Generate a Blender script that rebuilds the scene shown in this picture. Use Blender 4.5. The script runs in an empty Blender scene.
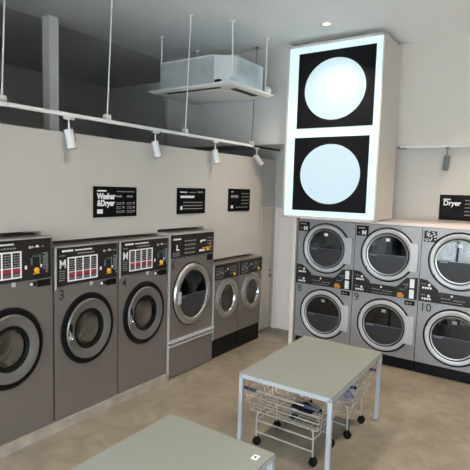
import bpy, bmesh, math, random
from mathutils import Vector, Matrix, Quaternion
random.seed(4)
PI = math.pi
sc = bpy.context.scene
COL = sc.collection

# ------------------------------------------------------------------ camera
cam_d = bpy.data.cameras.new('camera'); cam = bpy.data.objects.new('camera', cam_d); COL.objects.link(cam)
cam_d.sensor_width = 36; cam_d.lens = 476.1/470*36; cam_d.clip_start = .05; cam_d.clip_end = 300
def cam_rot(yaw, pitch, roll):
    cy, sy, cp, sp = math.cos(yaw), math.sin(yaw), math.cos(pitch), math.sin(pitch)
    f = Vector((sy*cp, cy*cp, -sp)); r = Vector((cy, -sy, 0)); d = f.cross(r)
    cr, sr = math.cos(roll), math.sin(roll)
    r2 = r*cr + d*sr; d2 = d*cr - r*sr
    return Matrix((r2, -d2, -f)).transposed()
cam.matrix_world = Matrix.Translation((0, 0, 2.6)) @ cam_rot(*[math.radians(a) for a in (-34.46, 5.515, -1.686)]).to_4x4()
sc.camera = cam

# ------------------------------------------------------------------ world, exposure
sc.view_settings.view_transform = 'Standard'; sc.view_settings.look = 'None'
sc.view_settings.gamma = 1; sc.view_settings.use_curve_mapping = False
sc.view_settings.exposure = 0.0
w = bpy.data.worlds.new('world'); sc.world = w; w.use_nodes = True
bg = w.node_tree.nodes['Background']; bg.inputs[0].default_value = (.80, .90, 1, 1); bg.inputs[1].default_value = 19

def area(name, loc, rot, sx, sy, power, colr, portal=False):
    l = bpy.data.lights.new(name, 'AREA'); l.shape = 'RECTANGLE'; l.size = sx; l.size_y = sy
    l.energy = power; l.color = colr
    if portal: l.cycles.is_portal = True
    o = bpy.data.objects.new(name, l); COL.objects.link(o); o.location = loc; o.rotation_euler = rot
    return o
# portals guide the daylight that comes through the glazing
area('daylight_portal', (-.5, -2.62, 1.65), (-PI/2, 0, PI), 7.4, 2.6, 1, (1, 1, 1), True)
area('daylight_portal', (-4.62, -1.0, 1.65), (0, -PI/2, 0), 2.6, 2.8, 1, (1, 1, 1), True)

# ------------------------------------------------------------------ materials
def mat(name, color, rough=.5, metal=0, noise=0, nscale=6, bump=0, bscale=60, emis=None, estr=1, coat=0, spec=.5, color2=None, stretch=(1, 1, 1)):
    m = bpy.data.materials.new(name); m.use_nodes = True; nt = m.node_tree; b = nt.nodes['Principled BSDF']
    b.inputs['Base Color'].default_value = (*color, 1); b.inputs['Roughness'].default_value = rough
    b.inputs['Metallic'].default_value = metal; b.inputs['Coat Weight'].default_value = coat
    b.inputs['Specular IOR Level'].default_value = spec
    tc = nt.nodes.new('ShaderNodeTexCoord'); mp = nt.nodes.new('ShaderNodeMapping'); mp.inputs['Scale'].default_value = stretch
    nt.links.new(tc.outputs['Object'], mp.inputs[0])
    if noise or color2:
        n = nt.nodes.new('ShaderNodeTexNoise'); n.inputs['Scale'].default_value = nscale; n.inputs['Detail'].default_value = 6
        nt.links.new(mp.outputs[0], n.inputs['Vector'])
        r = nt.nodes.new('ShaderNodeValToRGB'); nt.links.new(n.outputs['Fac'], r.inputs[0])
        c2 = color2 or tuple(c*(1-noise) for c in color)
        c1 = color if color2 else tuple(min(1, c*(1+noise)) for c in color)
        r.color_ramp.elements[0].position = .3; r.color_ramp.elements[1].position = .7
        r.color_ramp.elements[0].color = (*c2, 1); r.color_ramp.elements[1].color = (*c1, 1)
        nt.links.new(r.outputs[0], b.inputs['Base Color'])
    if bump:
        n2 = nt.nodes.new('ShaderNodeTexNoise'); n2.inputs['Scale'].default_value = bscale; nt.links.new(mp.outputs[0], n2.inputs['Vector'])
        bp = nt.nodes.new('ShaderNodeBump'); bp.inputs['Strength'].default_value = bump; bp.inputs['Distance'].default_value = .01
        nt.links.new(n2.outputs['Fac'], bp.inputs['Height']); nt.links.new(bp.outputs[0], b.inputs['Normal'])
    if emis: b.inputs['Emission Color'].default_value = (*emis, 1); b.inputs['Emission Strength'].default_value = estr
    return m
def pane_mat(name, tint, refl=1.5, base=.04):
    m = bpy.data.materials.new(name); m.use_nodes = True; nt = m.node_tree; nt.nodes.clear()
    o = nt.nodes.new('ShaderNodeOutputMaterial'); t = nt.nodes.new('ShaderNodeBsdfTransparent'); g = nt.nodes.new('ShaderNodeBsdfGlossy')
    t.inputs[0].default_value = (*tint, 1); g.inputs['Roughness'].default_value = .03
    f = nt.nodes.new('ShaderNodeFresnel'); f.inputs[0].default_value = refl
    a = nt.nodes.new('ShaderNodeMath'); a.operation = 'ADD'; a.inputs[1].default_value = base; a.use_clamp = True
    x = nt.nodes.new('ShaderNodeMixShader')
    nt.links.new(f.outputs[0], a.inputs[0]); nt.links.new(a.outputs[0], x.inputs[0]); nt.links.new(t.outputs[0], x.inputs[1]); nt.links.new(g.outputs[0], x.inputs[2]); nt.links.new(x.outputs[0], o.inputs[0])
    return m
def floor_mat():
    m = mat('concrete_floor', (.40, .335, .25), .42, noise=.1, nscale=1.3, bump=.05, bscale=25)
    nt = m.node_tree; b = nt.nodes['Principled BSDF']; r = nt.nodes['Color Ramp']
    r.color_ramp.elements[0].color = (.225, .188, .142, 1); r.color_ramp.elements[1].color = (.325, .282, .22, 1)
    n = nt.nodes.new('ShaderNodeTexNoise'); n.inputs['Scale'].default_value = 5; n.inputs['Detail'].default_value = 8; n.inputs['Distortion'].default_value = .8
    tc = nt.nodes['Texture Coordinate']; nt.links.new(tc.outputs['Object'], n.inputs['Vector'])
    mx = nt.nodes.new('ShaderNodeMix'); mx.data_type = 'RGBA'; mx.blend_type = 'OVERLAY'; mx.inputs[0].default_value = .45
    nt.links.new(r.outputs[0], mx.inputs[6]); nt.links.new(n.outputs['Fac'], mx.inputs[7]); nt.links.new(mx.outputs[2], b.inputs['Base Color'])
    return m
M = dict(
    floor=floor_mat(), plinth=mat('plinth_concrete', (.36, .32, .265), .7, noise=.18, nscale=7, bump=.1),
    wall=mat('painted_wall', (.56, .535, .505), .75, noise=.015, nscale=2, bump=.03, bscale=150),
    wall2=mat('grey_wall', (.62, .61, .59), .8, noise=.03, nscale=2),
    bulk=mat('bulkhead_paint', (.68, .635, .585), .7, noise=.015, nscale=2),
    ceil=mat('ceiling_paint', (.92, .94, .95), .55, noise=.02, nscale=1.5),
    backceil=mat('back_ceiling_shaded', (.72, .73, .71), .8),  # darker than the main ceiling: its shade is put into the colour
    door=mat('white_door', (.84, .76, .72), .45), beige_door=mat('beige_door', (.70, .60, .50), .5), trimw=mat('cream_trim', (.78, .70, .62), .5),
    wood=mat('pale_wood', (.50, .42, .33), .6, noise=.1, nscale=12),
    taupe=mat('taupe_steel', (.205, .18, .165), .38, metal=.35, noise=.02, nscale=3),
    greysteel=mat('grey_steel', (.33, .32, .325), .36, metal=.35, noise=.02, nscale=3),
    panel=mat('dark_panel', (.022, .018, .016), .35, noise=.15, nscale=9, spec=.25),
    black=mat('black_plastic', (.008, .008, .009), .45, spec=.15), rubber=mat('black_rubber', (.008, .008, .009), .42, spec=.12),
    silver=mat('silver_ring', (.20, .19, .18), .38, metal=.55), bright=mat('polished_ring', (.50, .48, .46), .3, metal=.9), lightring=mat('light_grey_ring', (.52, .52, .54), .38, metal=.2),
    chrome=mat('chrome', (.75, .74, .73), .12, metal=1), drum=mat('drum_steel', (.62, .59, .55), .28, metal=.85),
    ddrum=mat('dark_drum', (.07, .07, .075), .4, metal=.6, noise=.2, nscale=20),
    glass=pane_mat('door_glass', (.93, .91, .89), 1.45, .01), dglass=pane_mat('dryer_door_glass', (.13, .13, .14), 1.65, .015),
    window=pane_mat('window_glass', (.95, .97, .97), 1.4, 0),
    white=mat('white_print', (.88, .88, .88), .5), dimprint=mat('grey_print', (.30, .29, .28), .5), red=mat('red_print', (.42, .02, .05), .45),
    yellow=mat('amber_plastic', (.85, .42, .03), .3), green=mat('green_print', (.02, .13, .03), .4), orange=mat('orange_plate', (.62, .24, .03), .35),
    navy=mat('blue_print', (.10, .12, .2), .4), steelmid=mat('steel_slot', (.22, .23, .25), .35, metal=.6),
    number=mat('black_print', (.02, .02, .02), .5), sign=mat('sign_board', (.006, .006, .008), .6, spec=.06), dsign=mat('charcoal_sign_board', (.011, .011, .014), .6, spec=.1),
    tabletop=mat('table_laminate', (.255, .272, .245), .45, noise=.03, nscale=2), tframe=mat('table_frame', (.40, .43, .46), .4, metal=.15),
    wire=mat('chrome_wire', (.74, .73, .71), .32, metal=.8), shield=mat('smoked_shield', (.036, .035, .039), .45, spec=.35), purple=mat('purple_sleeve', (.055, .055, .12), .4),
    cloth=mat('pale_blue_cloth', (.55, .58, .68), .9, noise=.1, nscale=20), cloth2=mat('lilac_cloth', (.24, .23, .34), .9, noise=.1, nscale=20),
    track=mat('track_white', (.85, .86, .85), .45), spot=mat('spot_white', (.75, .75, .75), .4), lens=mat('spot_lens', (.3, .3, .3), .2),
    galv=mat('galvanised_steel', (.66, .70, .72), .3, metal=.6, noise=.12, nscale=5), acpanel=mat('ac_white', (.85, .85, .82), .5),
    slot=mat('vent_dark', (.02, .02, .022), .6), casing=mat('lightbox_casing', (.66, .62, .57), .45),
    lit=mat('lit_panel', (.3, .34, .34), .5, emis=(.74, .97, 1.0), estr=.82), litdisc=mat('lit_disc', (.10, .12, .13), .6, emis=(.62, .80, .88), estr=.92),
    boxblack=mat('lightbox_black', (.006, .006, .008), .5, spec=.15), lampglow=mat('lamp_glow', (.9, .85, .7), .5, emis=(1, .86, .62), estr=2.5),
    column=mat('column_white', (.92, .91, .89), .6), frame=mat('window_frame_black', (.03, .03, .03), .4), ground=mat('pavement', (.62, .61, .59), .85, noise=.1, nscale=2),
    asphalt=mat('asphalt', (.38, .38, .38), .9, noise=.1, nscale=3), facade=mat('pale_facade', (.5, .49, .47), .8, noise=.1),
)

# ------------------------------------------------------------------ helpers
def obj(name, bm, m, parent=None, smooth=False, loc=None):
    me = bpy.data.meshes.new(name); bmesh.ops.recalc_face_normals(bm, faces=bm.faces)
    bm.to_mesh(me); bm.free()
    for mm in (m if isinstance(m, (list, tuple)) else [m]): me.materials.append(mm)
    if smooth:
        for p in me.polygons: p.use_smooth = True
        try: me.set_sharp_from_angle(angle=math.radians(40))
        except Exception: pass
    o = bpy.data.objects.new(name, me); COL.objects.link(o)
    if parent: o.parent = parent
    if loc: o.location = loc
    return o
def box(bm, x0, x1, y0, y1, z0, z1, bev=0, mi=0):
    vs = [bm.verts.new(p) for p in ((x0,y0,z0),(x1,y0,z0),(x1,y1,z0),(x0,y1,z0),(x0,y0,z1),(x1,y0,z1),(x1,y1,z1),(x0,y1,z1))]
    fs = [bm.faces.new([vs[i] for i in q]) for q in ((0,3,2,1),(4,5,6,7),(0,1,5,4),(1,2,6,5),(2,3,7,6),(3,0,4,7))]
    for f in fs: f.material_index = mi
    if bev:
        es = {e for f in fs for e in f.edges}
        bmesh.ops.bevel(bm, geom=list(es), offset=bev, segments=2, affect='EDGES', profile=.6)
def B(*boxes, bev=0):
    bm = bmesh.new()
    for b in boxes: box(bm, *b, bev=bev)
    return bm
def prism(bm, pts, y0, y1):          # polygon in xz, extruded along y
    a = [bm.verts.new((x, y0, z)) for x, z in pts]; b = [bm.verts.new((x, y1, z)) for x, z in pts]
    bm.faces.new(a); bm.faces.new(b[::-1]); n = len(pts)
    for i in range(n): bm.faces.new((a[i], b[i], b[(i+1) % n], a[(i+1) % n]))
SX = 1.0      # doors of the left row are a touch taller than wide
def lathe(bm, cx, cz, prof, seg=64, close=True):   # profile (radius, y) about a y-axis
    rings = []
    for r, y in prof:
        if r < 1e-6: rings.append([bm.verts.new((cx, y, cz))]); continue
        rings.append([bm.verts.new((cx+SX*r*math.cos(2*PI*i/seg), y, cz+r*math.sin(2*PI*i/seg))) for i in range(seg)])
    pairs = list(zip(rings, rings[1:]))
    if close: pairs.append((rings[-1], rings[0]))
    for a, b in pairs:
        for i in range(seg):
            j = (i+1) % seg
            if len(a) == 1 and len(b) == 1: continue
            if len(a) == 1: bm.faces.new((a[0], b[i], b[j]))
            elif len(b) == 1: bm.faces.new((a[i], a[j], b[0]))
            else: bm.faces.new((a[i], a[j], b[j], b[i]))
def tube(bm, pts, r, seg=8, cyc=False):
    pts = [Vector(p) for p in pts]; n = len(pts); rings = []
    up = Vector((.13, .31, .94)).normalized()
    for i, p in enumerate(pts):
        a = pts[(i-1) % n] if (i or cyc) else p; b = pts[(i+1) % n] if (i < n-1 or cyc) else p
        d = (b-a).normalized(); s = d.cross(up).normalized(); t = s.cross(d)
        rings.append([bm.verts.new(p+s*(r*math.cos(2*PI*k/seg))+t*(r*math.sin(2*PI*k/seg))) for k in range(seg)])
    prs = list(zip(rings, rings[1:])) + ([(rings[-1], rings[0])] if cyc else [])
    for a, b in prs:
        for k in range(seg): bm.faces.new((a[k], a[(k+1) % seg], b[(k+1) % seg], b[k]))
    if not cyc: bm.faces.new(rings[0][::-1]); bm.faces.new(rings[-1])
def vcyl(bm, x, y, z0, z1, r, r2=None, seg=24):
    a = [bm.verts.new((x+r*math.cos(2*PI*i/seg), y+r*math.sin(2*PI*i/seg), z0)) for i in range(seg)]
    r2 = r if r2 is None else r2
    b = [bm.verts.new((x+r2*math.cos(2*PI*i/seg), y+r2*math.sin(2*PI*i/seg), z1)) for i in range(seg)]
    bm.faces.new(a[::-1]); bm.faces.new(b)
    for i in range(seg): bm.faces.new((a[i], a[(i+1) % seg], b[(i+1) % seg], b[i]))
def empty(name, loc, rz=0, label=None, cat=None, group=None):
    o = bpy.data.objects.new(name, None); COL.objects.link(o); o.location = loc; o.rotation_euler.z = rz; o.empty_display_size = .2
    tag(o, label, cat, group); return o
def tag(o, label=None, cat=None, group=None, kind=None):
    if label: o['label'] = label
    if cat: o['category'] = cat
    if group: o['group'] = group
    if kind: o['kind'] = kind
    return o
def struct(name, bm, m): o = obj(name, bm, m); o['kind'] = 'structure'; return o
def text_bm(bm, s, x, z, h, y, depth=.003, bold=0, sx=1.0):   # writing on the local front (xz) plane, lower left at x,z, cap height h
    c = bpy.data.curves.new('t', 'FONT'); c.body = s; c.size = h/.70; c.extrude = depth/2; c.offset = bold; c.resolution_u = 3
    t = bpy.data.objects.new('t', c); COL.objects.link(t)
    bpy.context.view_layer.update()
    me = bpy.data.meshes.new_from_object(t.evaluated_get(bpy.context.evaluated_depsgraph_get()))
    k = len(bm.verts); bm.from_mesh(me); bm.verts.ensure_lookup_table()
    for v in bm.verts[k:]:
        px, py, pz = v.co; v.co = (x+px*sx, y-pz-depth/2, z+py)
    COL.objects.unlink(t); bpy.data.objects.remove(t); bpy.data.meshes.remove(me); bpy.data.curves.remove(c)
def dashes(bm, x0, x1, z, h, y, wmin=.012, wmax=.04, gap=.008, t=.003):   # small illegible print
    x = x0
    while x < x1-.004:
        w_ = min(random.uniform(wmin, wmax), x1-x); box(bm, x, x+w_, y-t, y+.001, z, z+h); x += w_+gap

# shell of a cabinet with round holes in its front (local front at y=0)
def cab_shell(bm, x0, x1, z0, z1, depth, holes, seg=48, bev=.006):
    zs = [z0] + [h[3] for h in holes[:-1]] + [z1]
    # holes: (cx, cz, r, ztop of its field), bottom to top
    for i, (cx, cz, r, _) in enumerate(holes):
        a, b = zs[i], zs[i+1]
        cir, per = [], []
        for k in range(seg):
            t = 2*PI*(k+.5)/seg; c, s = math.cos(t), math.sin(t)
            cir.append(bm.verts.new((cx+r*c, 0, cz+r*s)))
            kx = ((x1-cx)/c if c > 0 else (x0-cx)/c) if abs(c) > 1e-9 else 1e9
            kz = ((b-cz)/s if s > 0 else (a-cz)/s) if abs(s) > 1e-9 else 1e9
            q = min(kx, kz); per.append((cx+q*c, cz+q*s))
        pv = [bm.verts.new((x, 0, z)) for x, z in per]
        corners = [(x1, b), (x0, b), (x0, a), (x1, a)]
        for k in range(seg):
            j = (k+1) % seg; p, q = per[k], per[j]; extra = None
            if abs(p[0]-q[0]) > 1e-6 and abs(p[1]-q[1]) > 1e-6:
                extra = min(corners, key=lambda c: (c[0]-(p[0]+q[0])/2)**2+(c[1]-(p[1]+q[1])/2)**2)
            if extra: bm.faces.new((cir[k], pv[k], bm.verts.new((extra[0], 0, extra[1])), pv[j], cir[j]))
            else: bm.faces.new((cir[k], pv[k], pv[j], cir[j]))
        inner = [bm.verts.new((v.co.x, .05, v.co.z)) for v in cir]
        for k in range(seg): bm.faces.new((cir[k], cir[(k+1) % seg], inner[(k+1) % seg], inner[k]))
    e = .0
    for q in (((x0,e,z0),(x0,depth,z0),(x0,depth,z1),(x0,e,z1)), ((x1,e,z0),(x1,depth,z0),(x1,depth,z1),(x1,e,z1)),
              ((x0,e,z1),(x1,e,z1),(x1,depth,z1),(x0,depth,z1)), ((x0,e,z0),(x1,e,z0),(x1,depth,z0),(x0,depth,z0)), ((x0,depth,z0),(x1,depth,z0),(x1,depth,z1),(x0,depth,z1))):
        bm.faces.new([bm.verts.new(p) for p in q])
    bmesh.ops.remove_doubles(bm, verts=bm.verts, dist=1e-5)

CZ = 4.93        # ceiling height
XL = -4.23       # front plane of the left row
XW = -4.44       # partition face
YR = 7.10        # front plane of the right row

# ------------------------------------------------------------------ structure
T = .14
struct('floor', B((XW-T, 3.6, -2.7, 8.6, -.1, 0), (-9.5, XW-T, .6, 8.6, -.1, 0)), M['floor'])
struct('ground', B((-40, 40, -45, -2.7, -.14, -.04), (-40, -9.5, -2.7, 20, -.14, -.04), (-9.5, XW-T, -2.7, .6, -.14, -.04)), M['ground'])
struct('ceiling', B((-6.33, 3.6, -2.7, 8.2, CZ, CZ+.1)), M['ceil'])
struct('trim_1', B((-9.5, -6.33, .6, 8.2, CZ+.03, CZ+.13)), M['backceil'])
T = .14
segs = [(.75, 1.03, 0), (1.03, 1.90, 2.05), (1.90, 2.915, 2.11), (2.915, 4.635, 1.99), (4.635, 5.62, 2.03), (5.62, 7.03, 1.49), (7.03, 7.29, 0), (7.29, 7.70, 2.28), (7.70, 7.75, 0)]
struct('wall_left', B(*[(XW-T, XW, a, b, z, 3.15) for a, b, z in segs]), M['wall'])
# glazed shopfront part of the left wall, and the front
struct('wall_left', B((XW-T, XW, -2.7, .75, 0, .40), (XW-T, XW, -2.7, .75, 2.9, CZ), (XW-T, XW, .60, .75, .40, CZ)), M['wall'])
struct('wall_front', B((XW, 3.6, -2.7, -2.55, 0, .40), (XW, 3.6, -2.7, -2.55, 2.9, CZ), (3.2, 3.6, -2.7, -2.55, .4, 2.9), (XW-T, -4.2, -2.7, -2.55, .4, 2.9)), M['wall'])
struct('wall_right', B((3.5, 3.6, -2.7, 8.2, 0, CZ)), M['wall'])
struct('wall_back_room', B((-9.5, -9.38, .6, 8.2, 0, CZ+.03), (-9.5, XW-T, .6, .7, 0, CZ), (-9.5, -6.45, 8.1, 8.2, 0, CZ+.03), (-6.53, -6.45, 7.05, 8.1, 0, CZ+.03)), M['wall2'])
struct('wall_far', B((-6.45, -3.70, 7.75, 7.85, 0, 3.36)), M['wall'])
struct('trim_2', B((-6.45, -3.79, 6.97, 7.85, 3.36, CZ)), M['wall2'])      # bulkhead over the service door
struct('trim_3', B((-6.53, -6.45, 6.97, 7.05, 0, CZ)), M['wood'])
# right: bulkhead above the dryers, recessed wall under it, ledge
struct('wall_right_bulkhead', B((-3.79, 3.5, 7.74, 8.2, 3.355, CZ)), M['bulk'])
struct('wall_recess', B((-3.61, 3.5, 7.86, 8.0, 2.18, 3.355), (-3.61, 3.5, 8.12, 8.2, 0, 3.355)), M['wall'])
struct('trim_4', B((-3.60, 3.5, 7.16, 7.86, 2.135, 2.18)), M['door'])
struct('wall_side', B((-3.675, -3.615, 7.075, 7.85, 0, 2.165)), M['door'])
struct('trim_5', B((-3.675, -3.612, 7.05, 7.085, 0, 2.165)), M['trimw'])
# windows
def window(name, x0, x1, n, along):
    bars = []; g = []
    for i in range(n+1):
        c = x0+(x1-x0)*i/n; bars.append((c-.03, c+.03, -.04, .04, .40, 2.9))
    bars += [(x0, x1, -.04, .04, .40, .46), (x0, x1, -.04, .04, 2.84, 2.9), (x0, x1, -.035, .035, 2.2, 2.25)]
    o = struct(name, B(*bars), M['frame']); gl = obj('pane', B((x0, x1, -.004, .004, .46, 2.84)), M['window'], o)
    if along == 'x': o.location = (0, -2.62, 0)
    else: o.rotation_euler.z = PI/2; o.location = (XW-.07, 0, 0)
window('window_1', -4.2, 3.2, 5, 'x')
window('window_2', -2.55, .60, 2, 'y')
# service door in the left wall by the far corner
dr = struct('door_1', B((XW-.06, XW-.01, 7.305, 7.685, .01, 2.265)), M['beige_door'])
obj('door_frame', B((XW-.02, XW+.012, 7.28, 7.305, 0, 2.29), (XW-.02, XW+.012, 7.305, 7.70, 2.265, 2.29)), M['trimw'], dr)
bm = bmesh.new(); tube(bm, [(XW+.0, 7.66, 1.01), (XW+.045, 7.66, 1.01), (XW+.045, 7.60, 1.01)], .012)
box(bm, XW-.012, XW+.006, 7.64, 7.68, .98, 1.04); box(bm, XW-.012, XW+.012, 7.645, 7.68, 1.09, 1.125)
obj('door_handle', bm, M['steelmid'], dr)
# white door on the far wall, in the niche
dr = struct('door_2', B((-4.32, -3.75, 7.735, 7.755, .01, 2.25)), M['door'])
obj('door_frame', B((-4.40, -4.32, 7.72, 7.75, 0, 2.28), (-4.32, -3.70, 7.72, 7.75, 2.25, 2.28)), M['door'], dr)
# plinth under the big washers
struct('trim_6', B((XL-.9, XL+.035, -.2+.9, 4.635, 0, .098)), M['plinth'])
# column behind the partition
bm = B((-6.23, -6.075, 4.14, 4.29, 0, CZ)); struct('trim_7', bm, M['column'])

# ------------------------------------------------------------------ daylight seen outside
tag(obj('building', B((-22, 14, -30, -29, 0, 4.5)), M['facade']), 'pale low building across the street beyond the shopfront', 'building')
tag(obj('building', B((-34, -33, -20, 14, 0, 4)), M['facade']), 'pale low building beyond the side windows, outside the view', 'building')

# ------------------------------------------------------------------ the large washers
def ring(name, parent, cx, cz, prof, m, seg=72):
    bm = bmesh.new(); lathe(bm, cx, cz, prof, seg); return obj(name, bm, m, parent, smooth=True)
def make_drum(parent, cx, cz, r, depth, m, fins=3, dots=True):
    bm = bmesh.new(); seg = 48
    lathe(bm, cx, cz, [(r, .0), (r, .06), (r*1.12, .09), (r*1.12, depth), (r*.5, depth+.02), (1e-7, depth)], seg, close=False)
    d = obj('drum', bm, m, parent, smooth=True)
    bm = bmesh.new()
    for k in range(fins):
        t = 2*PI*k/fins+.6; c, s = math.cos(t), math.sin(t)
        p = [(cx+(r*1.12)*math.cos(t+a), cz+(r*1.12)*math.sin(t+a)) for a in (-.16, .16)]
        prism(bm, [p[0], p[1], (cx+r*.86*c, cz+r*.86*s)], .1, depth-.02)
    obj('baffle', bm, m, d)
    if dots:
        bm = bmesh.new()
        for k in range(6):
            t = 2*PI*k/6; lathe(bm, cx+.05*math.cos(t), cz+.05*math.sin(t), [(.0, depth-.02), (.013, depth-.015), (.013, depth+.01)], 10, close=False)
        obj('drum_bolts', bm, M['white'], d, smooth=True)
    return d
def shield(parent, cx, cz, r, y):
    bm = bmesh.new(); n = 32
    prism(bm, [(cx+SX*r*math.cos(PI+PI*k/n), cz+r*math.sin(PI+PI*k/n)-.004) for k in range(n+1)], y, y+.004)
    s = obj('lower_shield', bm, M['shield'], parent)
    obj('shield_edge', B((cx-(r-.004)*SX, cx+(r-.004)*SX, y-.003, y+.002, cz-.006, cz+.000)), M['steelmid'], s)
    obj('shield_label', B((cx-r*.86*SX, cx-r*.5*SX, y-.002, y, cz-.030, cz-.014)), M['steelmid'], s)
    return s
def each(name, boxes, m, parent, **k): return [obj(name, B(b, **k), m, parent) for b in boxes]
def washer(y0, W, ztop, cx, label, number):
    dz = ztop-1.955                # everything hangs from the top edge
    t = empty('washing_machine', (XL, y0, 0), PI/2, label, 'washing machine')
    z0 = .105; cz = 1.025
    bm = bmesh.new(); cab_shell(bm, .006, W-.006, z0, ztop-.0, .80, [(cx, cz, .33, ztop)]); obj('cabinet', bm, M['taupe'], t)
    # control panel: dark fascia with thin light edge
    pz0, pz1 = 1.543+dz, 1.944+dz
    p = obj('control_panel', B((.035, W-.03, -.012, .004, pz0, pz1), bev=.003), M['panel'], t)
    obj('side_trim', B((.008, .023, -.016, .004, pz0-.03, ztop), (.008, W-.008, -.018, .004, pz1+.002, ztop)), M['lightring'], t)
    # light frame with four menu columns
    fx0, fx1, fz0, fz1 = .155, .545, 1.578+dz, 1.838+dz
    cw = (fx1-fx0)/4; zm = fz0+.098; b = .015
    bars = [(fx0, fx1, -.016, -.010, fz0, fz0+b), (fx0, fx1, -.016, -.010, fz1-b, fz1), (fx0, fx1, -.016, -.010, zm, zm+.009)]
    bars += [(fx0+i*cw-(.5*b if i else 0)-(0 if i < 4 else .5*b), fx0+i*cw+b*(.5 if i else 1)-(0 if i < 4 else .5*b), -.0165, -.010, fz0, fz1) for i in range(5)]
    ch = obj('menu_frame', B(*bars), M['white'], p)
    each('price_tab', [(fx0+i*cw+.012, fx0+(i+1)*cw-.012, -.015, -.010, fz0+.055, zm-.006) for i in range(4)], M['red'], p)
    each('lower_tab', [(fx0+i*cw+.016, fx0+(i+1)*cw-.016, -.015, -.010, fz0+.022, fz0+.046) for i in range(4)], M['steelmid'], p)
    bm = bmesh.new()
    for i in range(4):
        for k in range(5): dashes(bm, fx0+i*cw+.02, fx0+(i+1)*cw-.016, zm+.022+k*.024, .010, -.012)
    dashes(bm, .28, .50, 1.862+dz, .013, -.012); dashes(bm, .62, .80, 1.86+dz, .012, -.012, gap=.02); dashes(bm, .06, .13, 1.855+dz, .010, -.012)
    for k in range(5): dashes(bm, .055, .125, 1.60+dz+k*.024, .009, -.012)
    for k in range(6): dashes(bm, .77, .83, 1.64+dz+k*.03, .014, -.012, gap=.006)
    obj('small_print', bm, M['dimprint'], p)
    bm = bmesh.new(); dashes(bm, .09, .225, 1.897+dz, .020, -.012, .02, .03, .004); dashes(bm, .25, .47, 1.899+dz, .015, -.012, .02, .05, .005)
    dashes(bm, .625, .66, 1.855+dz, .02, -.012); box(bm, .70, .722, -.015, -.01, 1.86+dz, 1.882+dz)
    text_bm(bm, 'M', .054, 1.730+dz, .090, -.012, bold=.002, sx=.85)
    box(bm, .578, .600, -.016, -.01, 1.655+dz, 1.69+dz); box(bm, .745, .76, -.016, -.01, 1.66+dz, 1.69+dz)
    obj('lettering', bm, M['white'], p)
    obj('knob', (lambda bm: (lathe(bm, .70, 1.635+dz, [(0, -.04), (.02, -.04), (.027, -.03), (.027, -.011)], 20, close=False), bm)[1])(bmesh.new()), M['yellow'], p, smooth=True)
    obj('coin_plate', B((.668, .735, -.018, -.010, 1.597+dz, 1.607+dz)), M['yellow'], p)
    obj('green_label', B((.66, .73, -.015, -.01, 1.765+dz, 1.785+dz)), M['green'], p)
    each('blue_label', [(.64, .66, -.015, -.01, 1.69+dz, 1.76+dz), (.735, .75, -.015, -.01, 1.70+dz, 1.79+dz)], M['navy'], p)
    obj('card_slot', B((.775, .80, -.022, -.010, 1.68+dz, 1.76+dz), (.80, .825, -.016, -.01, 1.60+dz, 1.80+dz)), M['steelmid'], p)
    # below the fascia
    bm = B((W-.175, W-.035, -.008, .002, 1.462+dz, 1.528+dz)); d = obj('display', bm, M['black'], t)
    obj('display_label', B((W-.26, W-.18, -.006, .002, 1.475+dz, 1.52+dz)), M['panel'], t)
    obj('button', (lambda bm: (lathe(bm, W-.245, 1.498+dz, [(0, -.016), (.016, -.014), (.018, 0)], 16, close=False), bm)[1])(bmesh.new()), M['white'], t, smooth=True)
    obj('coin_lock', B((.45, .485, -.01, .002, 1.50+dz, 1.56+dz)), M['lightring'], t)
    if number:
        bm = bmesh.new(); text_bm(bm, number, .052, 1.40+dz*.5, .105, 0, depth=.002, bold=0.001); n = obj('number', bm, M['number'], t)
    # door: wide rubber surround, brushed ring, dark inner ring, domed glass
    d = ring('door_surround', t, cx, cz, [(.396, .002), (.396, -.010), (.389, -.020), (.355, -.026), (.335, -.024), (.330, -.01), (.330, .002)], M['rubber'])
    dd = ring('door', t, cx, cz, [(.334, -.01), (.332, -.036), (.322, -.045), (.235, -.034), (.224, -.026), (.224, .0), (.31, .0)], M['silver'])
    ring('inner_gasket', dd, cx, cz, [(.225, -.026), (.217, -.031), (.186, -.016), (.182, .02), (.215, .02), (.225, -.0)], M['rubber'])
    bm = bmesh.new(); lathe(bm, cx, cz, [(.186, -.012), (.165, -.016), (.12, -.016), (.06, -.012), (0, -.010)], 48, close=False)
    obj('glass', bm, M['glass'], dd, smooth=True)
    # latch at the left of the ring
    bm = B((cx-.275, cx-.240, -.055, -.03, cz-.0, cz+.10), bev=.006); obj('latch', bm, M['black'], dd)
    bm = bmesh.new(); lathe(bm, cx-.25, cz-.055, [(0, -.085), (.012, -.083), (.021, -.072), (.021, -.05), (.03, -.045), (.03, -.03)], 20, close=False)
    tube(bm, [(cx-.25, -.062, cz-.05), (cx-.268, -.055, cz-.01), (cx-.272, -.052, cz+.03)], .009)
    obj('door_handle', bm, M['chrome'], dd, smooth=True)
    make_drum(t, cx, cz, .195, .27, M['drum'])
    return t
SX = .885
washer(2.012, .893, 2.07, .415, 'largest brown-grey washing machine cut by the left edge of the photo', None)
washer(2.915, .852, 1.955, .425, 'brown-grey washing machine numbered 3 between two other large washers', '3')
washer(3.775, .852, 1.955, .422, 'brown-grey washing machine numbered 4 beside the tall single dryer', '4')

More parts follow.
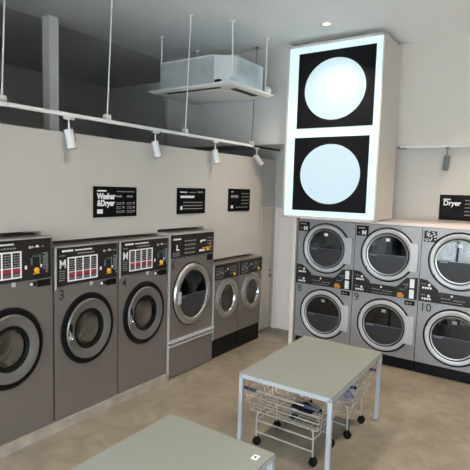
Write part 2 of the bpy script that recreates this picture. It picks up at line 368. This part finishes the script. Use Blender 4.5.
# ------------------------------------------------------------------ single tall dryer (number 5)
t = empty('tumble_dryer', (XL, 4.638, 0), PI/2, 'tall brown-grey dryer numbered 5 with silver door ring and pale ledge, right of machine 4', 'dryer')
W = .978; cx = .480; cz = 1.12
bm = bmesh.new(); cab_shell(bm, .022, W-.004, .015, 1.99, .8, [(cx, cz, .345, 1.99)]); obj('cabinet', bm, M['taupe'], t)
obj('side_trim', B((0, .022, -.012, .5, .015, 1.99)), M['lightring'], t)
p = obj('control_panel', B((.04, W-.022, -.012, .004, 1.657, 1.965), bev=.003), M['panel'], t)
obj('top_trim', B((.0, W-.004, -.016, .004, 1.967, 1.99)), M['lightring'], t)
bm = bmesh.new(); dashes(bm, .07, .23, 1.895, .022, -.012, .03, .04, .004); box(bm, .135, .152, -.016, -.01, 1.76, 1.83); box(bm, .135, .19, -.016, -.01, 1.752, 1.77)
box(bm, .64, .67, -.016, -.01, 1.83, 1.86); dashes(bm, .66, .76, 1.845, .02, -.012); box(bm, .62, .64, -.016, -.01, 1.70, 1.73); dashes(bm, .645, .74, 1.70, .03, -.012, .02, .03, .01)
obj('lettering', bm, M['white'], p)
bm = bmesh.new()
for k in range(4): dashes(bm, .30, .54, 1.70+k*.055, .014, -.012, .03, .08, .015)
for k in range(3): dashes(bm, .06, .2, 1.68+k*.02, .008, -.012)
for k in range(5): dashes(bm, .80, .93, 1.70+k*.045, .012, -.012)
obj('small_print', bm, M['dimprint'], p)
obj('knob', (lambda b: (lathe(b, .80, 1.73, [(0, -.04), (.022, -.04), (.028, -.011)], 20, close=False), b)[1])(bmesh.new()), M['yellow'], p, smooth=True)
obj('coin_plate', B((.69, .77, -.016, -.01, 1.74, 1.755), (.86, .875, -.016, -.01, 1.73, 1.83)), M['orange'], p)
obj('display', B((.82, W-.03, -.008, .002, 1.555, 1.64)), M['black'], t)
bm = bmesh.new(); text_bm(bm, '5', .05, 1.51, .10, 0, .002, bold=0.001); obj('number', bm, M['number'], t)
ring('door_surround', t, cx, cz, [(.448, .002), (.448, -.008), (.438, -.011), (.41, -.008), (.41, .002)], M['black'])
dd = ring('door', t, cx, cz, [(.436, -.006), (.430, -.032), (.412, -.046), (.365, -.052), (.338, -.04), (.328, -.02), (.328, .0), (.425, 0)], M['bright'])
ring('inner_gasket', dd, cx, cz, [(.335, -.036), (.325, -.03), (.319, -.012), (.323, .02), (.335, 0)], M['rubber'])
bm = bmesh.new(); lathe(bm, cx, cz, [(.325, -.016), (.15, -.022), (0, -.024)], 48, close=False); obj('glass', bm, M['dglass'], dd, smooth=True)
obj('latch', B((cx-.33, cx-.275, -.062, -.03, cz-.10, cz+.07), bev=.012), M['lightring'], dd)
each('hinge', [(cx+.41, cx+.435, -.03, .0, cz+.15, cz+.22), (cx+.41, cx+.435, -.03, .0, cz-.22, cz-.15)], M['taupe'], t, bev=.004)
make_drum(t, cx, cz, .322, .5, M['ddrum'], dots=False)
shield(dd, cx, cz, .320, -.030)
obj('ledge', B((-.0, W-.004, -.055, .0, .505, .535), (-.0, W-.004, -.045, 0, .452, .478), bev=.004), M['lightring'], t)
obj('lower_panel', B((.03, W-.01, -.018, .004, .02, .448), bev=.003), M['taupe'], t)
obj('keyhole', (lambda b: (lathe(b, .49, .432, [(0, -.034), (.011, -.032), (.013, -.015)], 14, close=False), b)[1])(bmesh.new()), M['chrome'], t, smooth=True)

# ------------------------------------------------------------------ two small washers
def small_washer(y0, W, label, first):
    t = empty('small_washing_machine', (XL, y0, 0), PI/2, label, 'washing machine')
    cx = .352 if first else .385; cz = .900; r = .302
    bm = bmesh.new(); cab_shell(bm, .02 if first else .004, W-.004, .30, 1.455, .7, [(cx, cz, .23, 1.455)]); obj('cabinet', bm, M['taupe'], t)
    if first: obj('side_trim', B((0, .02, -.012, .5, .30, 1.455)), M['lightring'], t)
    else: obj('side_trim', B((W-.004, W+.012, -.008, .4, .30, 1.455)), M['lightring'], t)
    obj('base', B((.01, W-.004, .02, .65, 0, .298)), M['black'], t)
    p = obj('control_panel', B((.026, W-.012, -.012, .004, 1.215, 1.446), bev=.003), M['panel'], t)
    bm = bmesh.new()
    for k in range(5): dashes(bm, .06, .25, 1.245+k*.035, .010, -.012, .01, .03, .014)
    for k in range(4): dashes(bm, .42, .60, 1.285+k*.033, .010, -.012, .01, .03, .014)
    obj('small_print', bm, M['dimprint'], p)
    bm = bmesh.new(); box(bm, .34, .37, -.016, -.01, 1.35, 1.375)
    for q in range(4): box(bm, .08+q*.07, .092+q*.07, -.016, -.01, 1.30+.03*(q % 2), 1.312+.03*(q % 2))
    obj('lettering', bm, M['white'], p)
    obj('knob', (lambda b: (lathe(b, .53 if first else .58, 1.262, [(0, -.035), (.017, -.035), (.023, -.011)], 20, close=False), b)[1])(bmesh.new()), M['yellow'], p, smooth=True)
    obj('green_label', B((.40, .47, -.015, -.01, 1.27, 1.285)), M['green'], p)
    dd = ring('door', t, cx, cz, [(r+.018, .0), (r+.01, -.03), (r-.02, -.045), (r-.055, -.045), (r-.083, -.03), (r-.085, .0)], M['bright'])
    ring('inner_gasket', dd, cx, cz, [(r-.08, -.032), (r-.09, -.034), (r-.105, -.015), (r-.105, .02), (r-.082, 0)], M['chrome'])
    bm = bmesh.new(); lathe(bm, cx, cz, [(r-.103, -.015), (.08, -.03), (0, -.034)], 40, close=False); obj('glass', bm, M['glass'], dd, smooth=True)
    obj('door_handle', B((cx-r+.02, cx-r+.05, -.062, -.04, cz-.06, cz+.06), bev=.006), M['chrome'], dd)
    make_drum(t, cx, cz, r-.10, .38, M['drum'], dots=False)
small_washer(5.622, .676, 'small washer beside the tall dryer, left one of the low pair on black base', True)
small_washer(6.302, .708, 'small washer on black base nearest the white service door', False)

SX = 1.0
# ------------------------------------------------------------------ stacked dryers
def stack(x0, number, label, sticker):
    t = empty('stacked_dryer', (x0, YR, 0), 0, label, 'dryer')
    W = .985
    bm = bmesh.new(); cx = .510; r = .325
    cab_shell(bm, .004, W-.004, .17, 2.13, .8, [(cx, .617, r, 1.16), (cx, 1.692, r, 2.13)]); obj('cabinet', bm, M['greysteel'], t)
    obj('base', B((.01, W-.01, .04, .7, 0, .168)), M['black'], t)
    obj('seam', B((-.003, .005, -.002, .4, .17, 2.13)), M['black'], t)
    bm = bmesh.new()
    prism(bm, [(.012, 1.075), (.012, 1.40), (.115, 1.385), (.262, 1.265), (.27, 1.232), (.66, 1.232), (.70, 1.262), (.81, 1.385), (.97, 1.40), (.97, 1.075)], -.014, .003)
    p = obj('control_panel', bm, M['panel'], t)
    obj('centre_strip', B((.28, .655, -.02, -.012, 1.085, 1.222), bev=.003), M['panel'], p)
    for x, z, q, y in ((.145, 1.16, .02, -.01), (.145, 1.32, .02, -.01), (.45, 1.20, .016, -.018)):
        bm = bmesh.new(); lathe(bm, x, z, [(0, y-.013), (q*.9, y-.011), (q, y)], 16, close=False); obj('button', bm, M['white'], p)
    each('square_button', [(.052+i*.034, .076+i*.034, -.02, -.012, z, z+.026) for z in (1.105, 1.262) for i in range(4)], M['white'], p)
    bm = bmesh.new(); dashes(bm, .31, .44, 1.15, .012, -.02); dashes(bm, .47, .62, 1.14, .012, -.02); dashes(bm, .04, .10, 1.325, .01, -.014); dashes(bm, .04, .10, 1.165, .01, -.014)
    dashes(bm, .72, .80, 1.20, .01, -.014); dashes(bm, .76, .84, 1.28, .012, -.014); dashes(bm, .32, .6, 1.105, .008, -.02)
    obj('small_print', bm, M['dimprint'], p)
    obj('coin_plate', B((.69, .785, -.024, -.012, 1.085, 1.135), (.70, .76, -.024, -.012, 1.135, 1.155)), M['orange'], p)
    obj('green_label', B((.80, .83, -.018, -.012, 1.225, 1.27)), M['green'], p)
    each('instruction_card', [(.862, .926, -.02, -.012, 1.245, 1.375), (.862, .926, -.02, -.012, 1.09, 1.218)], M['white'], p)
    d = obj('display', B((.80, .945, -.008, .002, .985, 1.05)), M['black'], t)
    bm = bmesh.new(); dashes(bm, .82, .92, 1.005, .018, -.008, gap=.02); obj('display_digits', bm, M['dimprint'], d)
    bm = bmesh.new(); text_bm(bm, number, .03, .935, .115, 0, .002, bold=0.001); obj('number', bm, M['number'], t)
    for cz in (.617, 1.692):
        ring('door_surround', t, cx, cz, [(.410, .002), (.410, -.010), (.402, -.012), (.382, -.008), (.382, .002)], M['black'])
        dd = ring('door', t, cx, cz, [(.386, .0), (.384, -.022), (.374, -.032), (.335, -.034), (.323, -.026), (.321, .0)], M['lightring'])
        ring('inner_gasket', dd, cx, cz, [(.324, -.024), (.318, -.028), (.306, -.026), (.304, .0), (.322, .01)], M['rubber'])
        ring('glass_trim', dd, cx, cz, [(.307, -.026), (.302, -.036), (.291, -.034), (.287, -.02), (.287, .0), (.306, .0)], M['bright'])
        bm = bmesh.new(); lathe(bm, cx, cz, [(.290, -.022), (0, -.022)], 48, close=False); obj('glass', bm, M['dglass'], dd)
        # latch plate on the right of the ring
        bm = bmesh.new(); prism(bm, [(cx+.325, cz-.205), (cx+.430, cz-.205), (cx+.445, cz-.19), (cx+.445, cz+.19), (cx+.430, cz+.205), (cx+.325, cz+.205), (cx+.345, cz+.10), (cx+.352, cz), (cx+.345, cz-.10)], -.050, -.0)
        obj('latch_plate', bm, M['lightring'], dd)
        obj('hinge_mark', B((cx-.36, cx-.352, -.036, -.02, cz+.12, cz+.20) if cz < 1 else (cx-.30, cx-.292, -.036, -.02, cz-.28, cz-.2)), M['black'], dd)
        s = obj('glass_sticker', B((cx-.03, cx+.03, -.026, -.0225, cz+.20, cz+.245)), M['dimprint'] if cz < 1 else M['white'], dd)
        shield(dd, cx, cz, .288, -.0275)
        make_drum(t, cx, cz, .285, .5, M['ddrum'], dots=False)
    if sticker == 'M':
        s = obj('corner_plate', B((.018, .205, -.006, .002, 1.945, 2.10)), M['black'], t)
        bm = bmesh.new(); text_bm(bm, 'M', .105, 1.965, .062, -.006, bold=.005); dashes(bm, .05, .15, 2.06, .010, -.006); box(bm, .06, .07, -.009, -.005, 1.985, 2.0); obj('lettering', bm, M['white'], s)
    else:
        s = obj('corner_plate', B((.03, .20, -.006, .002, 1.935, 2.09)), M['panel'], t)
        bm = bmesh.new()
        for k in range(26):
            x, z = random.uniform(.035, .18), random.uniform(1.94, 2.075); box(bm, x, x+.018, -.009, -.005, z, z+.014)
        obj('sticker_pattern', bm, M['white'], s)
    return t
stack(-3.600, '8', 'grey stacked double dryer numbered 8 below the glowing light box', 'M')
stack(-2.615, '9', 'grey stacked double dryer numbered 9, middle one of the stacked row', 'M')
stack(-1.630, '10', 'grey stacked double dryer numbered 10 with patterned sticker, under the Dryer sign', 'P')

# ------------------------------------------------------------------ signs
def sign_bm(): return bmesh.new()
def sign(name, loc, rz, Wd, H, label, m=None):
    t = empty(name, loc, rz, label, 'sign'); obj('board', B((0, Wd, -.018, 0, 0, H), bev=.002), m or M['sign'], t); return t
t = sign('wall_sign', (XW, 3.575, 2.225), PI/2, .662, .36, 'black wall sign reading Washer & Dryer above the large washers')
bm = bmesh.new(); text_bm(bm, 'Washer', .045, .215, .066, -.018, bold=.004, sx=.88); text_bm(bm, '&Dryer', .045, .135, .066, -.018, bold=.004, sx=.88)
dashes(bm, .045, .18, .30, .018, -.018, .02, .03, .003); box(bm, .045, .125, -.021, -.017, .045, .095)
obj('lettering', bm, M['white'], t)
bm = bmesh.new(); dashes(bm, .34, .62, .297, .013, -.018)
for c in (.33, .50):
    dashes(bm, c, c+.09, .235, .022, -.018)
    for k in range(3):
        for j in range(2): dashes(bm, c, c+.085, .165-k*.05-j*.018, .008, -.018)
        box(bm, c+.10, c+.125, -.021, -.017, .152-k*.05, .177-k*.05)
obj('small_print', bm, M['dimprint'], t)
t = sign('wall_sign', (XW, 5.01, 2.228), PI/2, .62, .367, 'black wall sign with small rows of print above the tall dryer')
bm = bmesh.new(); dashes(bm, .06, .36, .225, .032, -.018, .03, .04, .006); box(bm, .06, .10, -.021, -.017, .06, .11); dashes(bm, .05, .2, .30, .014, -.018)
obj('lettering', bm, M['white'], t)
bm = bmesh.new()
for k in range(3): dashes(bm, .12, .55, .155-k*.045, .012, -.018, .03, .06)
dashes(bm, .44, .56, .30, .02, -.018); dashes(bm, .25, .4, .30, .01, -.018); obj('small_print', bm, M['dimprint'], t)
t = sign('wall_sign', (XW, 6.24, 2.237), PI/2, .622, .367, 'black wall sign above the two small washers near the far corner')
bm = bmesh.new(); box(bm, .06, .12, -.021, -.017, .05, .10); dashes(bm, .06, .12, .31, .014, -.018); obj('lettering', bm, M['white'], t)
bm = bmesh.new(); dashes(bm, .06, .26, .22, .045, -.018, .03, .05, .005)
for k in range(4): dashes(bm, .36, .58, .12+k*.055, .012, -.018)
dashes(bm, .2, .56, .06, .012, -.018); obj('small_print', bm, M['dimprint'], t)
Ys = 7.86
t = sign('wall_sign', (-1.578, Ys, 2.223), 0, .98, .385, 'charcoal wall sign reading Dryer over the stacked dryers at the right edge', M['dsign'])
bm = bmesh.new(); text_bm(bm, 'Dryer', .055, .225, .074, -.018, bold=.003, sx=.95); dashes(bm, .055, .16, .305, .020, -.018, .02, .03, .004); obj('lettering', bm, M['white'], t)
bm = bmesh.new()
for k in range(5): dashes(bm, .36, .85, .30-k*.055, .014, -.018)
obj('small_print', bm, M['dimprint'], t)

# ------------------------------------------------------------------ the illuminated sign box
t = empty('light_box', (0, 6.85, 0), 0, 'tall illuminated box with two glowing circles on black squares above dryer 8', 'light box')
x0, x1, z0, z1 = -3.778, -2.245, 2.170, 4.86
obj('casing', B((x0, x1, .012, .20, z0, z1), (x0+.02, x1-.012, .20, .882, z0+.03, z1), (x0, x1, 0, .012, z0, z0+.035), (x0, x1, 0, .012, z1-.04, z1), (x0, x0+.035, 0, .012, z0, z1), (x1-.022, x1, 0, .012, z0, z1)), M['casing'], t)
obj('lit_panel', B((x0+.036, x1-.023, .001, .0115, z0+.036, z1-.041)), M['lit'], t)
for cz, za, zb, a, b, cx in ((2.867, 2.297, 3.432, -3.597, -2.388, -2.990), (4.142, 3.573, 4.716, -3.576, -2.355, -2.970)):
    r = .490; rz_ = .456; seg = 64
    bm = bmesh.new(); cir = []; per = []
    for k in range(seg):
        tt = 2*PI*(k+.5)/seg; c, s = math.cos(tt), math.sin(tt)
        q = min(abs(((b if c > 0 else a)-cx)/c), abs(((zb if s > 0 else za)-cz)/s))
        cir.append(bm.verts.new((cx+r*c, -.008, cz+rz_*s))); per.append(bm.verts.new((cx+q*c, -.008, cz+q*s)))
    for k in range(seg):
        j = (k+1) % seg; p_, q_ = per[k].co, per[j].co
        if abs(p_.x-q_.x) > 1e-5 and abs(p_.z-q_.z) > 1e-5:
            e = bm.verts.new((b if p_.x+q_.x > 2*cx else a, -.008, zb if p_.z+q_.z > 2*cz else za)); bm.faces.new((cir[k], per[k], e, per[j], cir[j]))
        else: bm.faces.new((cir[k], per[k], per[j], cir[j]))
    g = bmesh.ops.extrude_face_region(bm, geom=bm.faces[:]); bmesh.ops.translate(bm, verts=[v for v in g['geom'] if isinstance(v, bmesh.types.BMVert)], vec=(0, .008, 0))
    bp = obj('black_panel', bm, M['boxblack'], t)
    bm = bmesh.new(); SX = r/rz_; lathe(bm, cx, cz, [(0, -.006), (rz_-.002, -.006), (rz_-.002, .0)], 64, close=False); SX = 1.0; obj('glowing_disc', bm, M['litdisc'], bp)

# ------------------------------------------------------------------ tables
def table(cx, cy, W, L, h, rz, label, sticker):
    t = empty('folding_table', (cx, cy, 0), rz, label, 'table')
    t.name = 'laundry_table'
    x, y = W/2, L/2
    top = obj('tabletop', B((-x, x, -y, y, h-.014, h), bev=.002), M['tabletop'], t)
    f = .042
    obj('apron', B((-x, x, -y, -y+.03, h-.052, h-.014), (-x, x, y-.03, y, h-.052, h-.014), (-x, -x+.03, -y+.03, y-.03, h-.052, h-.014), (x-.03, x, -y+.03, y-.03, h-.052, h-.014)), M['tframe'], t)
    for sx in (-1, 1):
        for sy in (-1, 1):
            a, b = (x-f, x) if sx > 0 else (-x, -x+f); c, d = (y-f, y) if sy > 0 else (-y, -y+f)
            obj('leg', B((a, b, c, d, .012, h-.014), bev=.003), M['tframe'], t)
    if sticker:
        s = obj('sticker', B((x-.105, x-.06, y-.155, y-.095, h, h+.0015)), M['white'], top)
        bm = B((x-.09, x-.075, y-.135, y-.115, h+.0015, h+.0022)); obj('sticker_mark', bm, M['black'], top)
    return t
rz = math.radians(1.6)
table(-2.040, 4.565, .975, 1.50, .80, rz*.7, 'grey-green laundry folding table with carts beneath it', False)
table(-1.968, 2.0, .955, 1.49, .80, rz*.4, 'grey-green laundry folding table in the foreground, cut by the bottom edge of the photo', True)

# ------------------------------------------------------------------ laundry carts
def cart(cx, y0, label):
    t = empty('laundry_cart', (cx, y0, 0), 0, label, 'laundry cart')
    # local: x across, y from front posts (0) to back posts (.42)
    zt, zb = .615, .37
    tx, ty0, ty1 = .415, -.10, .52        # rim
    bx, by0, by1 = .365, -.03, .48        # floor
    def lerp(z):
        k = (z-zb)/(zt-zb); return bx+(tx-bx)*k, by0+(ty0-by0)*k, by1+(ty1-by1)*k
    bm = bmesh.new()
    for z, r in ((zt, .009), (.535, .0062), (.455, .0062), (zb, .0075)):
        x, a, b = lerp(z); tube(bm, [(-x, a, z), (x, a, z), (x, b, z), (-x, b, z)], r, 6, True)
    n = 9
    for i in range(n):
        k = -1+2*i/(n-1)
        tube(bm, [(k*bx, by0, zb), (k*bx, by1, zb)], .0036, 5)
    for i in range(n): 
        k = i/(n-1)
        tube(bm, [(-bx, by0+(by1-by0)*k, zb+.004), (bx, by0+(by1-by0)*k, zb+.004)], .0036, 5)
    for i in range(8):
        k = i/7; 
        for s in (-1, 1):
            tube(bm, [(s*bx, by0+(by1-by0)*k, zb), (s*tx, ty0+(ty1-ty0)*k, zt)], .003, 5)
    for i in range(6):
        k = -1+2*i/5; tube(bm, [(k*bx, by1, zb), (k*tx, ty1, zt)], .003, 5)
    for s in (-1, 1): tube(bm, [(s*bx, by0, zb), (s*tx, ty0, zt)], .0045, 5)
    obj('basket', bm, M['wire'], t, smooth=True)
    for p0, p1 in ((-tx+.02, -tx+.14), (tx-.16, tx-.02)):
        for yy in (ty0, ty1): bm = bmesh.new(); tube(bm, [(p0, yy, zt), (p1, yy, zt)], .017, 10); obj('rim_sleeve', bm, M['purple'], t, smooth=True)
    for sx in (-1, 1):
        for sy in (ty0, ty1): bm = bmesh.new(); bmesh.ops.create_uvsphere(bm, u_segments=10, v_segments=8, radius=.017, matrix=Matrix.Translation((sx*tx, sy, zt))); obj('corner_cap', bm, M['black'], t, smooth=True)
    px = .315
    bm = bmesh.new()
    for sy in (0, .42):
        tube(bm, [(-px, sy, .085), (-px, sy, .27), (-px+.012, sy, .36)], .009, 8); tube(bm, [(px, sy, .085), (px, sy, .27), (px-.012, sy, .36)], .009, 8)
        tube(bm, [(-px, sy, .262), (px, sy, .262)], .008, 8); tube(bm, [(-px, sy, .14), (px, sy, .14)], .008, 8)
    for sx in (-px, px):
        for sy in (0, .42): bmesh.ops.create_uvsphere(bm, u_segments=10, v_segments=8, radius=.013, matrix=Matrix.Translation((sx*.96, sy, .345)))
    for sx in (-px, px): tube(bm, [(sx, 0, .262), (sx, .42, .262)], .007, 8)
    obj('frame', bm, M['wire'], t, smooth=True)
    for sx in (-px, px):
        for sy in (0, .42):
            bm = bmesh.new(); r = .042
            for q in (-.018, .006):
                pr = [(1e-4, q), (r*.5, q-.001), (r, q+.002), (r, q+.012), (r*.5, q+.014), (1e-4, q+.012)]
                m0 = len(bm.verts); lathe(bm, 0, r, pr, 20, close=False)
            box(bm, -.022, .022, -.022, .020, .055, .090, bev=.004)
            c = obj('caster', bm, M['black'], t, smooth=True, loc=(sx+.008, sy, 0.001)); c.rotation_euler.z = random.uniform(.3, 1.2)
    return t
cart(-2.09, 3.995, 'chrome wire laundry cart with purple rim sleeves at the near end under the table')
cart(-2.02, 4.685, 'chrome wire laundry cart holding folded cloths behind the near cart under the table')
def cloth_pile(x, y, z, sx, sy, sz, m, name, label, seed):
    rnd = random.Random(seed); bm = bmesh.new(); bmesh.ops.create_icosphere(bm, subdivisions=4, radius=1)
    ph = [rnd.uniform(0, 6) for _ in range(6)]
    for v in bm.verts:
        p = v.co.copy(); k = 1+.16*math.sin(4*p.x+ph[0]+2*p.y)+.12*math.sin(7*p.y+ph[1])+.07*math.sin(11*p.x+ph[2]+6*p.z)
        zz = max(p.z, -.55)
        v.co = (p.x*k*sx, p.y*k*sy, (zz+.55)*sz*(1+.3*math.sin(6*p.x+ph[3])*math.cos(5*p.y+ph[4])))
    o = obj(name, bm, m, None, smooth=True, loc=(x, y, z)); tag(o, label, 'cloth', None); return o
cloth_pile(-1.86, 5.02, .382, .13, .16, .10, M['cloth'], 'crumpled_cloth', 'crumpled pale blue cloth lying in the far laundry cart', 1)
cloth_pile(-1.84, 4.78, .382, .14, .07, .06, M['cloth2'], 'folded_cloth', 'lilac-grey folded cloth lying in the far laundry cart beside the pale one', 5)
cloth_pile(-2.02, 4.28, .382, .14, .08, .035, M['black'], 'dark_cloth', 'small black cloth lying in the near laundry cart', 8)

# ------------------------------------------------------------------ track and spotlights over the partition
TX, TZ = -4.36, 3.325
t = empty('lighting_track', (TX, 0, TZ), 0, 'white suspended lighting rail hung from the ceiling over the left wall', 'light track')
obj('rail', B((-.022, .022, .8, 6.80, -.018, .018)), M['track'], t)
obj('rail_end', B((-.015, .015, 6.80, 7.70, -.014, .012)), M['black'], t)['label'] = 'dark far end of the rail'
for y in (2.47, 3.71, 5.07, 6.76):
    bm = bmesh.new(); tube(bm, [(0, y, .018), (0, y+.075, CZ-TZ-.006)], .0075, 10)
    if y > 5: vcyl(bm, 0, y+.075, CZ-TZ-.012, CZ-TZ, .03, seg=20)
    h = obj('hanger_rod', bm, M['track'] if y < 6 else M['steelmid'], t)
    bm = bmesh.new(); box(bm, -.03, -.008, y-.035, y+.035, -.02, .075, bev=.004); box(bm, .008, .03, y-.035, y+.035, -.02, .075, bev=.004); box(bm, -.03, .03, y-.035, y+.035, .018, .03)
    obj('hanger_clamp', bm, M['track'], h)
spot_l = ['white track spotlight nearest the column, hanging over washer 3', 'white track spotlight second from the column, left of the ceiling air conditioner', 'white track spotlight under the ceiling air conditioner, third along the rail', 'white track spotlight at the far end of the rail by the light box']
def spotlight(x, y, z, aim, label, scale=1, m='spot', lamp=True, rotz=0):
    t = empty('track_spotlight', (x, y, z), rotz, label, 'spotlight')
    bm = bmesh.new(); box(bm, -.02, .02, -.06, .06, -.03, 0, bev=.004); obj('adapter', bm, M[m], t)
    bm = bmesh.new(); vcyl(bm, 0, 0, -.17, -.03, .010, seg=10); obj('stem', bm, M[m], t)
    h = bmesh.new(); r = .045*scale; L = .20*scale
    vcyl(h, 0, 0, -L*.8, L*.2, r, seg=28)
    hd = obj('lamp_head', h, M[m], t, smooth=True, loc=(0, 0, -.17)); hd.rotation_euler = aim
    b2 = bmesh.new(); vcyl(b2, 0, 0, -L*.8-.012, -L*.8, r, seg=28); obj('bezel', b2, M['steelmid'], hd)
    b3 = bmesh.new(); box(b3, -.006, .006, r, r+.02, -L*.5, L*.2); obj('heat_fin', b3, M['steelmid'], hd)
    return t
for (y, aim), lb in zip(((3.20, (.16, -.10, 0)), (4.49, (.25, -.1, 0)), (5.76, (.25, -.12, 0)), (6.93, (.75, -.4, 0))), spot_l):
    spotlight(TX, y, TZ-.018 if y < 6.8 else TZ-.014, aim, lb)
# spotlight under the bulkhead on the right
t = empty('lighting_track', (0, 7.80, 3.355), 0, 'pale lighting rail fixed under the bulkhead above the Dryer sign', 'light track')
obj('rail', B((-2.22, 3.3, -.02, .02, -.035, 0)), M['track'], t); obj('rail_end', B((-2.235, -2.12, -.018, .018, -.045, -.002)), M['black'], t)
spotlight(-1.51, 7.80, 3.32, (-.12, .05, 0), 'small dark grey spotlight hanging under the bulkhead above the Dryer sign', 1.0, 'steelmid')

# ------------------------------------------------------------------ ceiling cassette
t = empty('ceiling_air_conditioner', (-4.585, 5.92, 4.04), 0, 'white cassette air conditioner with bare metal body hung from the ceiling on rods', 'air conditioner')
px, py = .785, .58
bm = bmesh.new(); 
def rrect(x, y, r, n=6):
    out = []
    for cx, cy, a in ((x-r, y-r, 0), (-x+r, y-r, 90), (-x+r, -y+r, 180), (x-r, -y+r, 270)):
        for k in range(n+1): tt = math.radians(a+90*k/n); out.append((cx+r*math.cos(tt), cy+r*math.sin(tt)))
    return out
outer_lo = rrect(px-.05, py-.05, .06); outer_hi = rrect(px, py, .03)
a = [bm.verts.new((x, y, -.03)) for x, y in outer_lo]; b = [bm.verts.new((x, y, -.004)) for x, y in outer_hi]; c = [bm.verts.new((x, y, .012)) for x, y in outer_hi]
n = len(a); bm.faces.new(a[::-1]); bm.faces.new(c)
for i in range(n):
    j = (i+1) % n; bm.faces.new((a[i], a[j], b[j], b[i])); bm.faces.new((b[i], b[j], c[j], c[i]))
obj('face_panel', bm, M['acpanel'], t)
bm = B((-.46, .46, -.34, .34, -.034, -.03)); g = obj('grille', bm, M['acpanel'], t)
bm = bmesh.new()
for i in range(15): box(bm, -.42, .42, -.30+i*.042, -.296+i*.042, -.0355, -.034)
obj('grille_slats', bm, M['spot'], g)
for s in ((-.50, .50, -.475, -.40),): obj('air_slot', B((*s, -.034, -.029)), M['slot'], t)
for s in ((.565, .665, -.30, .30),): obj('air_slot', B((*s, -.034, -.029)), M['slot'], t)
bm = bmesh.new(); X_, Y_, c_ = .64, .45, .20
pts = [(-X_+c_, -Y_), (X_-c_, -Y_), (X_, -Y_+c_), (X_, Y_-c_), (X_-c_, Y_), (-X_+c_, Y_), (-X_, Y_-c_), (-X_, -Y_+c_)]
pts = [(-X_, -Y_), (X_-.25, -Y_), (X_, -Y_+.2), (X_, Y_), (-X_, Y_)]
a = [bm.verts.new((x, y, .012)) for x, y in pts]; b = [bm.verts.new((x, y, .425)) for x, y in pts]
bm.faces.new(a[::-1]); bm.faces.new(b)
for i in range(len(pts)): j = (i+1) % len(pts); bm.faces.new((a[i], a[j], b[j], b[i]))
obj('metal_body', bm, M['galv'], t)
obj('body_rim', B((-X_, -X_+.01, -Y_, Y_, .425, .432), (-X_, X_-.25, -Y_-.006, -Y_+.01, .415, .432)), M['acpanel'], t)
obj('drain_box', B((X_-.22, X_-.13, -Y_-.02, -Y_+.02, .03, .08)), M['black'], t)
for x, y in ((-.765, -.29), (.60, -.31), (.615, .58), (-.765, .58)):
    bm = bmesh.new(); zl = .03 if x < 0 or y > 0 else .06; vcyl(bm, x, y, zl, CZ-4.04, .011, seg=10); vcyl(bm, x, y, CZ-4.04-.025, CZ-4.04, .035, seg=16)
    h = obj('hanger_rod', bm, M['track'], t)
    bm = bmesh.new(); box(bm, x-.025, x+.025, y-.025, y+.025, zl, zl+.07, bev=.004)
    xx = X_ if x > 0 else -X_
    box(bm, min(x, xx), max(x, xx), y-.01, y+.01, zl+.01, zl+.025) if abs(y) < Y_ else box(bm, x-.01, x+.01, Y_, y, zl+.01, zl+.025)
    obj('bracket', bm, M['galv'], h)
bm = bmesh.new(); bmesh.ops.create_icosphere(bm, subdivisions=2, radius=.07, matrix=Matrix.Translation((.62, .62, .10))); obj('pipe_wrap', bm, M['acpanel'], t)

for o in bpy.data.objects:
    if o.name.startswith('small_print'): o['kind'] = 'stuff'      # illegible rows of fine print
# ------------------------------------------------------------------ recessed ceiling lamps
def downlight(x, y, label, watt, group=None):
    t = empty('ceiling_downlight', (x, y, CZ), 0, label, 'ceiling light', group)
    bm = bmesh.new(); seg = 32; prof = [(.085, .0), (.085, -.008), (.060, -.012), (.052, -.002)]
    rs = [[bm.verts.new((r*math.cos(2*PI*i/seg), r*math.sin(2*PI*i/seg), z)) for i in range(seg)] for r, z in prof]
    for a, b in zip(rs, rs[1:]):
        for i in range(seg): bm.faces.new((a[i], a[(i+1) % seg], b[(i+1) % seg], b[i]))
    obj('trim_ring', bm, M['acpanel'], t, smooth=True)
    bm = bmesh.new(); vcyl(bm, 0, 0, -.004, -.001, .053, seg=24); obj('lamp', bm, M['lampglow'], t)
    l = bpy.data.lights.new('downlight_beam', 'SPOT'); l.energy = watt; l.color = (1, .80, .60); l.spot_size = math.radians(110); l.spot_blend = .8; l.shadow_soft_size = .06
    o = bpy.data.objects.new('downlight_beam', l); COL.objects.link(o); o.parent = t; o.location = (0, 0, -.02)
downlight(-2.92, 6.35, 'round recessed ceiling lamp in front of the light box', 290)
downlight(-.3, 6.5, 'round recessed ceiling lamp over the dryers, right of the photo', 330)
for x, y in ((-2.83, 3.2), (-.3, 3.2), (-2.83, .4), (-.3, .4), (2.2, 3.2)):
    downlight(x, y, 'round recessed ceiling lamp out of the camera view', 150, 'recessed ceiling lamps behind the camera')
